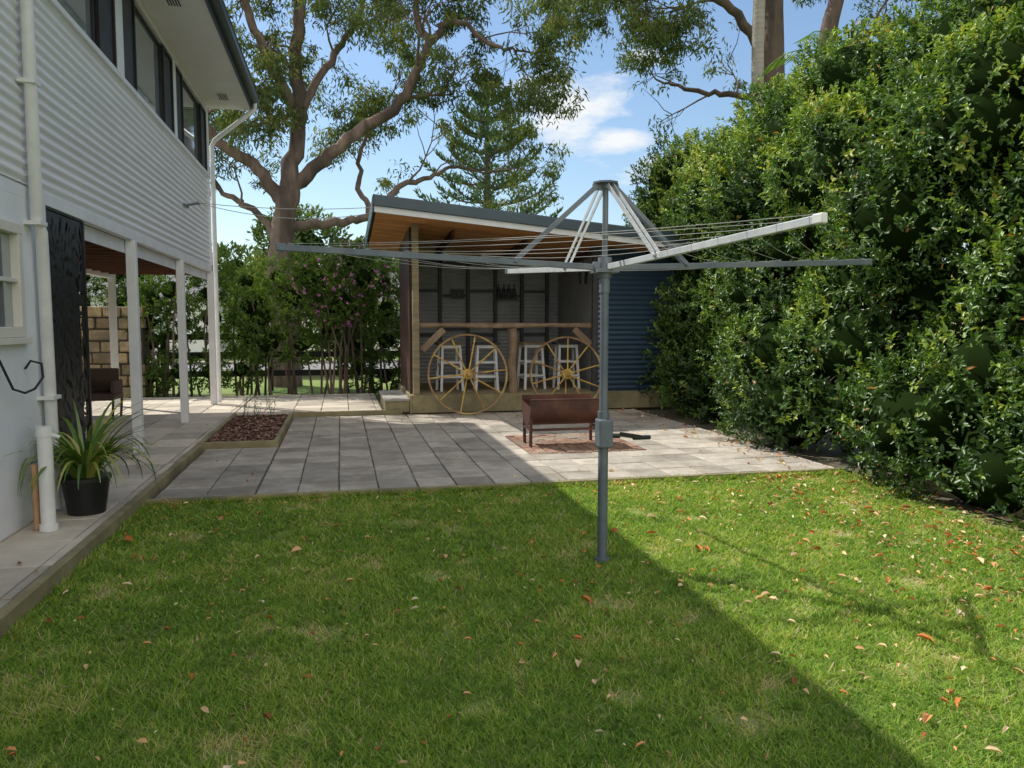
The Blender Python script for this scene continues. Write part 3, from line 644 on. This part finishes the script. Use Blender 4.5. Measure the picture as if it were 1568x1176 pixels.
def house(cx,cy,w,d,h,rh,name,mw,mr):
    e=empty(name); b=MB(); b.box(cx-w/2,cx+w/2,cy,cy+d,0,h); b.ob('walls',mw,e)
    o=.6; add('roof',[(cx-w/2-o,cy-o,h-.1),(cx+w/2+o,cy-o,h-.1),(cx+w/2+o,cy+d+o,h-.1),(cx-w/2-o,cy+d+o,h-.1),(cx-w/2+d/2-1,cy+d/2,h+rh),(cx+w/2-d/2+1,cy+d/2,h+rh)],[(0,1,5,4),(1,2,5),(2,3,4,5),(3,0,4),(0,3,2,1)],mr,e)
    b=MB(); g_=MB()
    for i in range(int(w/3)):
        xx=cx-w/2+1+i*3; b.box(xx-.06,xx+1.46,cy-.05,cy-.003,.95,2.25); g_.box(xx,xx+1.4,cy-.08,cy-.052,1.0,2.2)
    b.ob('window_frames',m_white,e); g_.ob('windows',m_glass,e)
house(-12,38,13,9,2.9,2.0,'neighbour_house',m_white,m_tile)
house(4,42,12,9,2.8,1.8,'weatherboard_house',m_soffit,m_tile)
# ------------------------------------------------------------------ HEDGE
HG=empty('lilly_pilly_hedge'); blobs=[]
hr=random.Random(21)
y=1.6
while y<15.6:
    for z in (.5,1.2,1.95,2.75,3.5,4.1):
        r=hr.uniform(.5,.95); xb=5.42+.85+.12*z+(.22 if y>11 else 0)+hr.uniform(-.42,.24)-(.22 if 3.2<y<6.4 and z>1.5 else 0)-(.15 if z<1.4 and y<9 else 0)
        if z>3.8: r*=.8
        blobs.append((xb-.2,y+hr.uniform(-.35,.35),z+hr.uniform(-.2,.2),r,r*1.05,r*.8))
    for z in (3.6,4.45,4.95):
        if y>12.6 and z>4.6: continue
        if y<8.6 and z>4.6: continue
        r=hr.uniform(.55,.9); blobs.append((7.2+hr.uniform(-.4,.5),y+hr.uniform(-.3,.3),z+hr.uniform(-.25,.3),r,r,r*.85))
    y+=.92
P,N=blob_surface(blobs,80)
kp=(N[:,0]<.5)&(P[:,1]>1.2)&(rng.random(len(P))<np.clip(.82+.6*pn(P,2.4,4),.2,1))
P=P[kp];N=N[kp]
v,q,t=tufts(P,N,12,.068,.031,stem=.19,spread=.75,tintf=lambda P:.37+.32*pn(P,.9)+.20*pn(P,2.7,2)+.05*(P[:,2]-2.0))
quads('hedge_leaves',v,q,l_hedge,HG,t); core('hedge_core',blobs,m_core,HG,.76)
n=480; ii=rng.integers(0,len(P),n); st=MB(); SP=[];SN=[]
for i in ii:
    p=P[i]; d=N[i]*.7+np.array([0,0,.7])+rng.normal(size=3)*.35; d/=np.linalg.norm(d); L_=rng.uniform(.15,.45)
    st.tube([p-d*.1,p+d*L_],[.004,.002],4,False)
    for s_ in np.linspace(.25,1,5): SP.append(p+d*L_*s_); SN.append(d)
SP=np.array(SP);SN=np.array(SN); v,q,t=tufts(SP,SN,5,.07,.031,stem=.04,spread=.8,tintf=lambda P:.68+.3*pn(P,1.1)); quads('fresh_shoots',v,q,l_hedge,HG,t); st.ob('shoot_stems',m_bark,HG)
# ------------------------------------------------------------------ shrubs behind path
def shrub(name,blobs,dens,k,L,Wd,mat,f=.62,tf=None,stem=.12):
    e=empty(name); P,N=blob_surface(blobs,dens,.75)
    v,q,t=tufts(P,N,k,L,Wd,stem=stem,spread=.9,six=False,tintf=tf); quads(name+'_leaves',v,q,mat,e,t)
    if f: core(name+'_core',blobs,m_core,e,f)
    s=MB()
    for b_ in blobs:
        for kx in range(2):
            bx=b_[0]+random.uniform(-.3,.3); by=b_[1]+random.uniform(-.2,.2); s.tube([(bx,by,0),(bx+random.uniform(-.15,.15),by,b_[2]*.5),(b_[0]+random.uniform(-.2,.2),b_[1],b_[2])],[.03,.022,.012],6)
    s.ob(name+'_stems',m_bark,e)
    return e
rr=random.Random(3)
bl=[]
for x in np.arange(-4.0,1.9,.62):
    for z in (1.25,1.95,2.6):
        if rr.random()<.84:
            r=rr.uniform(.36,.6); bl.append((x+rr.uniform(-.2,.2),17.7+rr.uniform(-.35,.35),z+rr.uniform(-.2,.25)+(.3 if x<-2.4 else 0),r,r,r*.85))
    if rr.random()<(.95 if x<-1 else .5): bl.append((x,17.4+rr.uniform(-.2,.3),rr.uniform(.35,.6),.40,.35,.38))
shrub('garden_shrubs',bl,65,9,.085,.036,l_shrub,f=.4)
bl=[]
for x in np.arange(-6.2,-4.0,.6):
    for z in (.5,1.2,2.0,2.7): bl.append((x+rr.uniform(-.2,.2),18.9+rr.uniform(-.3,.3),z,.5,.5,.45))
shrub('corner_shrub',bl,55,9,.09,.035,l_shrub,f=.45)
bl=[(.0,17.25,2.1,.5,.4,.5),(.5,17.3,2.6,.45,.4,.45),(-.45,17.3,2.5,.45,.4,.4),(.2,17.4,3.0,.4,.4,.3)]
e=shrub('tibouchina_shrub',bl,60,9,.09,.045,l_shrub,f=.4)
P,N=blob_surface(bl,20); v,q,t=tufts(P+N*.1,N,6,.06,.05,stem=.02,spread=1.,six=False,tintf=lambda P:.5+0*P[:,0]); quads('purple_flowers',v,q,l_flow,e,t)
# ------------------------------------------------------------------ TREES
def cr_spline(pts,rad,sub=5,jit=.03):
    P=[np.array(p,float) for p in pts]; P=[2*P[0]-P[1]]+P+[2*P[-1]-P[-2]]; rad=list(rad)
    out=[];ro=[]
    for i in range(1,len(P)-2):
        for s in range(sub):
            t=s/sub; a,b_,c,d=P[i-1],P[i],P[i+1],P[i+2]
            p=.5*((2*b_)+(-a+c)*t+(2*a-5*b_+4*c-d)*t*t+(-a+3*b_-3*c+d)*t**3); out.append(p+rng.normal(size=3)*jit*(1 if s else 0)); ro.append(rad[i-1]*(1-t)+rad[i]*t)
    out.append(P[-2]); ro.append(rad[-1]); return out,ro
def grow(mb,tips,p,d,L,r,lvl,gr):
    d=d/np.linalg.norm(d); pts=[p]; rs=[r]; q=p.copy(); K=4
    for i in range(K):
        d=d+gr.normal(size=3)*.28+np.array([0,0,.04]); d/=np.linalg.norm(d); q=q+d*L/K; pts.append(q.copy()); rs.append(r*(1-.16*(i+1)))
        if lvl>0 and i>=1:
            for c in range(2 if i<K-1 else 1):
                nd=d+gr.normal(size=3)*.75; grow(mb,tips,q.copy(),nd,L*gr.uniform(.5,.8),r*.5,lvl-1,gr)
    mb.tube(pts,rs,6 if r>.03 else 4,False)
    tips.append(q)
def gumtree(name,limbs,Yd,leaf,mat_b,mat_l,nl=120,rad=.42,spacing=.8,seed=1,start=.35,L0=1.1):
    e=empty(name); gr=np.random.default_rng(seed); mb=MB(); tips=[]
    for li,(pts,rads,spawn) in enumerate(limbs):
        w=[]
        for (X,z,*dd) in pts:
            dY=dd[0] if dd else 0
            a_,b_=W(X,Yd+dY); w.append((a_,b_,z))
        sp,ro=cr_spline(w,rads,6,.035 if rads[0]<.3 else .02)
        mb.tube(sp,ro,12,wob=.05)
        if spawn:
            acc=0
            for i in range(1,len(sp)):
                acc+=np.linalg.norm(sp[i]-sp[i-1])
                if i/len(sp)>start and acc>spacing:
                    acc=0; d=nrm(sp[i]-sp[i-1])+gr.normal(size=3)*np.array([.8,.9,.55])+np.array([0,0,.25])
                    grow(mb,tips,sp[i].copy(),d,L0*gr.uniform(.7,1.4),max(.02,ro[i]*.4),2 if spawn>1 else 1,gr)
            grow(mb,tips,sp[-1].copy(),sp[-1]-sp[-2],L0,ro[-1],2,gr)
    smoothob(mb.ob('trunk_and_limbs',mat_b,e),70)
    T=np.array(tips); T=T[gr.random(len(T))<.86]
    n=len(T); cnt=rng.integers(int(nl*.4),int(nl*1.6),n); C=np.repeat(T,cnt,axis=0); m=len(C)
    rs=np.repeat(rng.uniform(.55,1.25,n),cnt)[:,None]*rad
    off=rdir(m)*rng.random((m,1))**.5*rs*np.array([1,1,.7]); P=C+off-np.array([0,0,.06])
    d=rdir(m)*.75+np.array([0,0,-.75]); L=leaf[0]*rng.uniform(.7,1.25,m)
    v,q=leaf4(P,d,rdir(m),L,L*leaf[1])
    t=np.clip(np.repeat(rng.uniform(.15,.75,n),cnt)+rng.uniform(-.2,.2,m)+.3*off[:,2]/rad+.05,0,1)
    quads('foliage',v,q,mat_l,e,np.repeat(t,4)); return e
limbs=[
 ([(-5.85,-.1),(-5.95,1.6),(-6.0,3.15),(-5.82,4.3),(-5.68,5.2)],[.42,.33,.30,.28,.25],0),
 ([(-5.68,5.1),(-5.5,6.7,.2),(-5.56,8.0,.3),(-5.4,9.6,.3),(-5.0,11.5,.2),(-5.1,13.0,0)],[.23,.19,.17,.14,.1,.06],2),
 ([(-5.85,4.7),(-6.5,5.6,-.3),(-7.3,6.15,-.7),(-7.7,7.1,-1),(-8.3,8.3,-1.2)],[.19,.15,.12,.09,.05],2),
 ([(-5.52,7.0,.2),(-6.1,8.2,-.2),(-6.45,9.2,-.5),(-6.8,10.4,-.8),(-7.2,12,-1)],[.14,.12,.10,.07,.04],2),
 ([(-5.7,4.95),(-4.8,5.75,.1),(-3.9,6.5,.1),(-2.9,7.15,0),(-2.4,7.9,-.2),(-2.0,8.55,-.4),(-1.4,8.95,-.6),(-.4,8.3,-.8),(.3,8.1,-1)],[.19,.165,.15,.135,.12,.10,.07,.05,.025],2),
 ([(-2.05,8.5,-.4),(-2.4,9.4,-.2),(-2.2,10.4,0),(-1.6,12,.2)],[.09,.075,.06,.03],2),
 ([(-5.85,4.0),(-4.8,4.2,.4),(-3.75,4.45,.9),(-3.1,5.3,1.3),(-2.25,5.6,1.6),(-1.6,5.95,1.9),(-.7,5.85,2.2)],[.14,.12,.10,.08,.065,.045,.025],1),
 ([(-5.5,6.8,.2),(-4.9,8.3,.8),(-4.3,9.4,1.3),(-3.8,11,1.8)],[.12,.1,.08,.04],2),
 ([(-3.75,4.45,.9),(-4.2,5.4,1.4),(-4.1,6.6,1.8),(-3.6,7.6,2.2)],[.08,.07,.05,.03],2),
 ([(-5.9,3.6),(-6.8,4.6,.5),(-7.6,5.0,.9),(-8.4,5.9,1.2)],[.11,.085,.07,.04],2)]
gumtree('gum_tree',limbs,20,(.16,.25),m_bark,l_gum,nl=68,rad=.40,spacing=.8,seed=4,start=.38,L0=1.35)
limbs=[([(7.0,-.1),(6.8,4),(6.55,8),(6.65,12),(6.9,14)],[.40,.34,.30,.22,.12],0),
 ([(6.5,8.3),(5.4,9.3,-.4),(4.3,9.6,-.8),(3.2,9.3,-1),(2.4,9.2,-1.2)],[.14,.11,.08,.05,.03],2),
 ([(6.6,9.6),(5.2,10.8,.2),(3.8,11.1,.4),(2.4,10.9,.4)],[.15,.11,.08,.04],2),
 ([(6.65,10.2),(7.8,11,.5),(9.2,11.4,.6),(10.6,11.0,.6)],[.15,.11,.08,.04],2),
 ([(8.6,-.1,1),(8.2,5,1),(8.3,9,1),(9.3,12.5,1)],[.34,.28,.22,.12],0),
 ([(8.25,8.5,1),(9.4,9.2,.8),(10.4,9.4,.5),(11.6,9.0,.2)],[.13,.1,.07,.03],2),
 ([(6.9,7.2),(5.9,7.6,.8),(4.9,7.9,1.4),(4.2,8.2,1.8)],[.10,.08,.06,.03],1)]
gumtree('spotted_gum_tree',limbs,20,(.16,.25),m_barkd,l_gum,nl=62,rad=.40,spacing=.8,seed=9,start=.3,L0=1.3)
PT=empty('palm_tree'); a_,b_=W(5.75,18.5); mb=MB(); mb.tube([(a_,b_,0),(a_+.05,b_,4),(a_-.02,b_,8),(a_,b_,11)],[.2,.16,.14,.13],14); smoothob(mb.ob('palm_trunk',m_palmb,PT))
def fronds(cx,cy,cz,n,L,e,nm):
    B=[];D=[];UU=[];
    s=MB()
    for i in range(n):
        az=i*2.399; el=random.uniform(-.1,1.0); p=np.array([cx,cy,cz]); ang=el; pts=[p.copy()]
        for j in range(22):
            d=np.array([math.cos(az)*math.cos(ang),math.sin(az)*math.cos(ang),math.sin(ang)]); p=p+d*L/22; ang-=.085; pts.append(p.copy())
            if j>3:
                sd=np.array([-math.sin(az),math.cos(az),0])
                for sg in (-1,1): B.append(p.copy()); D.append(sd*sg*.9+d*.6+np.array([0,0,-.35])); UU.append((.55+.1*random.random())*math.sin(math.pi*(j+2)/25))
        s.tube(pts,[.02*(1-k/30) for k in range(len(pts))],5,False)
    B=np.array(B);D=np.array(D);L2=np.array(UU); v,q=leaf4(B,D,np.tile([0,0,1.],(len(B),1)),L2,L2*.09+.01); quads(nm,v,q,l_palm,e,np.repeat(rng.random(len(B)),4)); s.ob(nm+'_ribs',l_palm,e)
fronds(a_,b_,11,16,2.6,PT,'palm_fronds')
P2=empty('palm_tree'); a2,b2=W(7.2,17.3); mb=MB(); mb.tube([(a2,b2,0),(a2,b2,7.2)],[.14,.1],12); mb.ob('palm_trunk',m_palmb,P2); fronds(a2,b2,7.2,14,1.9,P2,'palm_fronds')
NP=empty('norfolk_pine_tree'); ca,cb=W(-1.0,32); mb=MB(); mb.tube([(ca,cb,0),(ca,cb,6),(ca,cb,11.7)],[.28,.17,.03],10)
Bp=[];Dp=[];Tp=[]
z=2.6
while z<11.5:
    L_=min(3.8,(12.1-z)*.5)+.15; n=6 if z<10 else 5; ph=random.random()*6
    for i in range(n):
        az=ph+i*2*math.pi/n+random.uniform(-.15,.15); LL=L_*random.uniform(.75,1.1); p=np.array([ca,cb,z+random.uniform(-.1,.1)]); ang=-.14; pts=[p.copy()]; K=14
        for j in range(K):
            d=np.array([math.cos(az)*math.cos(ang),math.sin(az)*math.cos(ang),math.sin(ang)]); p=p+d*LL/K; ang+=.065; pts.append(p.copy())
            sd=np.array([-math.sin(az),math.cos(az),0]); 
            if j>=3:
                for sg in (-1,1):
                    bl_=(.45*(1-j/K)+.2)*min(1,L_/1.5)
                    dd=sd*sg*.8+d*.55+np.array([0,0,.35]); dd/=np.linalg.norm(dd)
                    for u in (0,.5,1):
                        q0=p+dd*bl_*u
                        for r_ in range(2): Bp.append(q0); Dp.append(dd+rng.normal(size=3)*.35+np.array([0,0,.35])); Tp.append(random.random()*.6+.3*u)
            Bp.append(p.copy()); Dp.append(d+rng.normal(size=3)*.4+np.array([0,0,.35])); Tp.append(random.random()*.8)
        mb.tube(pts,[.05*(1-k/18) for k in range(len(pts))],4,False)
    z+=.66
Bp=np.array(Bp);Dp=np.array(Dp); L2=rng.uniform(.18,.32,len(Bp)); v,q=leaf4(Bp,Dp,rdir(len(Bp)),L2,L2*.27); quads('pine_needles',v,q,l_pine,NP,np.repeat(np.array(Tp),4)); mb.ob('pine_trunk',m_barkd,NP)
def belt(Y0,Y1,Xr,hmin,hmax,n,seed):
    r=random.Random(seed); bl=[]
    for i in range(n):
        X=r.uniform(*Xr); Y=r.uniform(Y0,Y1); h=r.uniform(hmin,hmax)
        a_,b_=W(X,Y)
        for k_ in range(4):
            rd_=r.uniform(.16,.27)*h; bl.append((a_+r.uniform(-.25,.25)*h,b_+r.uniform(-.2,.2)*h,h-rd_-r.uniform(0,.5)*h,rd_*1.2,rd_*1.2,rd_))
    return bl
bl=belt(46,62,(-48,48),5.5,8.2,50,2)
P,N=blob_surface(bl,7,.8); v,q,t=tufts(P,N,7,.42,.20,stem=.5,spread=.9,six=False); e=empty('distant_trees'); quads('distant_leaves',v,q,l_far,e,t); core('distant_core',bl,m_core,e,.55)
s=MB()
for b_ in bl[::4]: s.tube([(b_[0],b_[1],0),(b_[0]+.3,b_[1],b_[2])],[.3,.15],6)
s.ob('distant_trunks',m_barkd,e)
bl=belt(24,27,(-8,3),2.4,3.9,8,6)
P,N=blob_surface(bl,28,.8); v,q,t=tufts(P,N,8,.17,.07,stem=.25,spread=.9,six=False); e=empty('street_trees'); quads('street_leaves',v,q,l_gum,e,t); core('street_core',bl,m_core,e,.45)
s=MB()
for b_ in bl[::4]: s.tube([(b_[0],b_[1],0),(b_[0]+.1,b_[1],b_[2])],[.13,.06],6)
s.ob('street_trunks',m_bark,e)
# ------------------------------------------------------------------ world / light
w=bpy.data.worlds.new('World'); scn.world=w; w.use_nodes=True; n=w.node_tree; n.nodes.clear(); L=n.links
out=n.nodes.new('ShaderNodeOutputWorld'); bg=n.nodes.new('ShaderNodeBackground'); bg.inputs[1].default_value=.15
sky=n.nodes.new('ShaderNodeTexSky'); sky.sky_type='NISHITA'; sky.sun_disc=False
el=49.4; sdx,sdy=-.70,.713
sky.sun_elevation=R(el); sky.sun_rotation=math.atan2(sdx,sdy)%(2*math.pi); sky.air_density=1.2; sky.dust_density=.3; sky.ozone_density=3.0
tc=n.nodes.new('ShaderNodeTexCoord')
def cmask(X,Y,Z,size,sq):
    a_,b_=W(X,Y); d=Vector((a_,b_,Z)).normalized()
    s=n.nodes.new('ShaderNodeVectorMath'); s.operation='SUBTRACT'; L.new(tc.outputs['Generated'],s.inputs[0]); s.inputs[1].default_value=d
    m_=n.nodes.new('ShaderNodeVectorMath'); m_.operation='MULTIPLY'; L.new(s.outputs[0],m_.inputs[0]); m_.inputs[1].default_value=(1,1,sq)
    l=n.nodes.new('ShaderNodeVectorMath'); l.operation='LENGTH'; L.new(m_.outputs[0],l.inputs[0])
    r=n.nodes.new('ShaderNodeMapRange'); r.inputs[1].default_value=0; r.inputs[2].default_value=size; r.inputs[3].default_value=1; r.inputs[4].default_value=0; L.new(l.outputs['Value'],r.inputs[0]); return r.outputs[0]
ms=[cmask(.07,1,.27,.12,1.6),cmask(.14,1,.235,.08,2.6),cmask(.20,1,.20,.10,2.6),cmask(.17,1,.335,.05,2.5)]
acc=ms[0]
for m_ in ms[1:]:
    mm=n.nodes.new('ShaderNodeMath'); mm.operation='MAXIMUM'; L.new(acc,mm.inputs[0]); L.new(m_,mm.inputs[1]); acc=mm.outputs[0]
mp=n.nodes.new('ShaderNodeMapping'); mp.inputs['Scale'].default_value=(9,9,26); mp.inputs['Rotation'].default_value=(0,.15,0); L.new(tc.outputs['Generated'],mp.inputs[0])
ns=n.nodes.new('ShaderNodeTexNoise'); ns.inputs['Scale'].default_value=1.3; ns.inputs['Detail'].default_value=6; ns.inputs['Roughness'].default_value=.62; L.new(mp.outputs[0],ns.inputs['Vector'])
a1=n.nodes.new('ShaderNodeMath'); a1.operation='MULTIPLY_ADD'; L.new(acc,a1.inputs[0]); a1.inputs[1].default_value=.55; L.new(ns.outputs['Fac'],a1.inputs[2])
rp=n.nodes.new('ShaderNodeMapRange'); rp.inputs[1].default_value=.68; rp.inputs[2].default_value=.98; L.new(a1.outputs[0],rp.inputs[0])
mx=n.nodes.new('ShaderNodeMixRGB'); L.new(rp.outputs[0],mx.inputs[0]); L.new(sky.outputs[0],mx.inputs[1]); mx.inputs[2].default_value=(6.2,6.4,6.6,1)
# unseen bright cloud bank behind the camera and overhead, added as fill light
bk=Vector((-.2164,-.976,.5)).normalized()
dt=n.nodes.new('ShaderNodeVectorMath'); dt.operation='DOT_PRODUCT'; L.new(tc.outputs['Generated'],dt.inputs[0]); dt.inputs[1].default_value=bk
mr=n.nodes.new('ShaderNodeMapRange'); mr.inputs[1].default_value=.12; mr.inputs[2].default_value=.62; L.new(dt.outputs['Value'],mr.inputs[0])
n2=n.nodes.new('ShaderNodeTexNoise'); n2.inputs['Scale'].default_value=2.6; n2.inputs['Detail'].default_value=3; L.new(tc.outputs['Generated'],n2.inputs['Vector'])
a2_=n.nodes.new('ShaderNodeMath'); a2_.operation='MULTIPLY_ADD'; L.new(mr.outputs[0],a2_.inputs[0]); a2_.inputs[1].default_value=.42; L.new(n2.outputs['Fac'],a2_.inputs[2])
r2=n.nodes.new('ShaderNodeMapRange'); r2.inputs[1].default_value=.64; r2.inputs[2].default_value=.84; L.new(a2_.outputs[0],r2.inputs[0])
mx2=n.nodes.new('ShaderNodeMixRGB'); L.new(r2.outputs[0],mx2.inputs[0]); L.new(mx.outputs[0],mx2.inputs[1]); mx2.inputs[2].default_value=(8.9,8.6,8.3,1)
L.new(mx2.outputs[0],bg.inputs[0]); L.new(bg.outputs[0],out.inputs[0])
sd=bpy.data.lights.new('sun','SUN'); sd.energy=5.0; sd.angle=R(.5); sd.color=(1,.955,.86); so=bpy.data.objects.new('sun',sd); col.objects.link(so)
ce=math.cos(R(el)); dirv=Vector((-sdx*ce,-sdy*ce,-math.sin(R(el)))); so.rotation_euler=dirv.to_track_quat('-Z','Y').to_euler(); so.location=(-8,10,14)
cam=bpy.data.cameras.new('camera'); cam.sensor_width=36; cam.lens=27.05; cam.clip_end=1000; cam.clip_start=.05
co=bpy.data.objects.new('camera',cam); col.objects.link(co); co.location=(0,0,1.6); co.rotation_euler=(R(85.5),0,R(-12.5)); scn.camera=co
scn.view_settings.view_transform='Standard'; scn.view_settings.look='None'; scn.view_settings.exposure=0
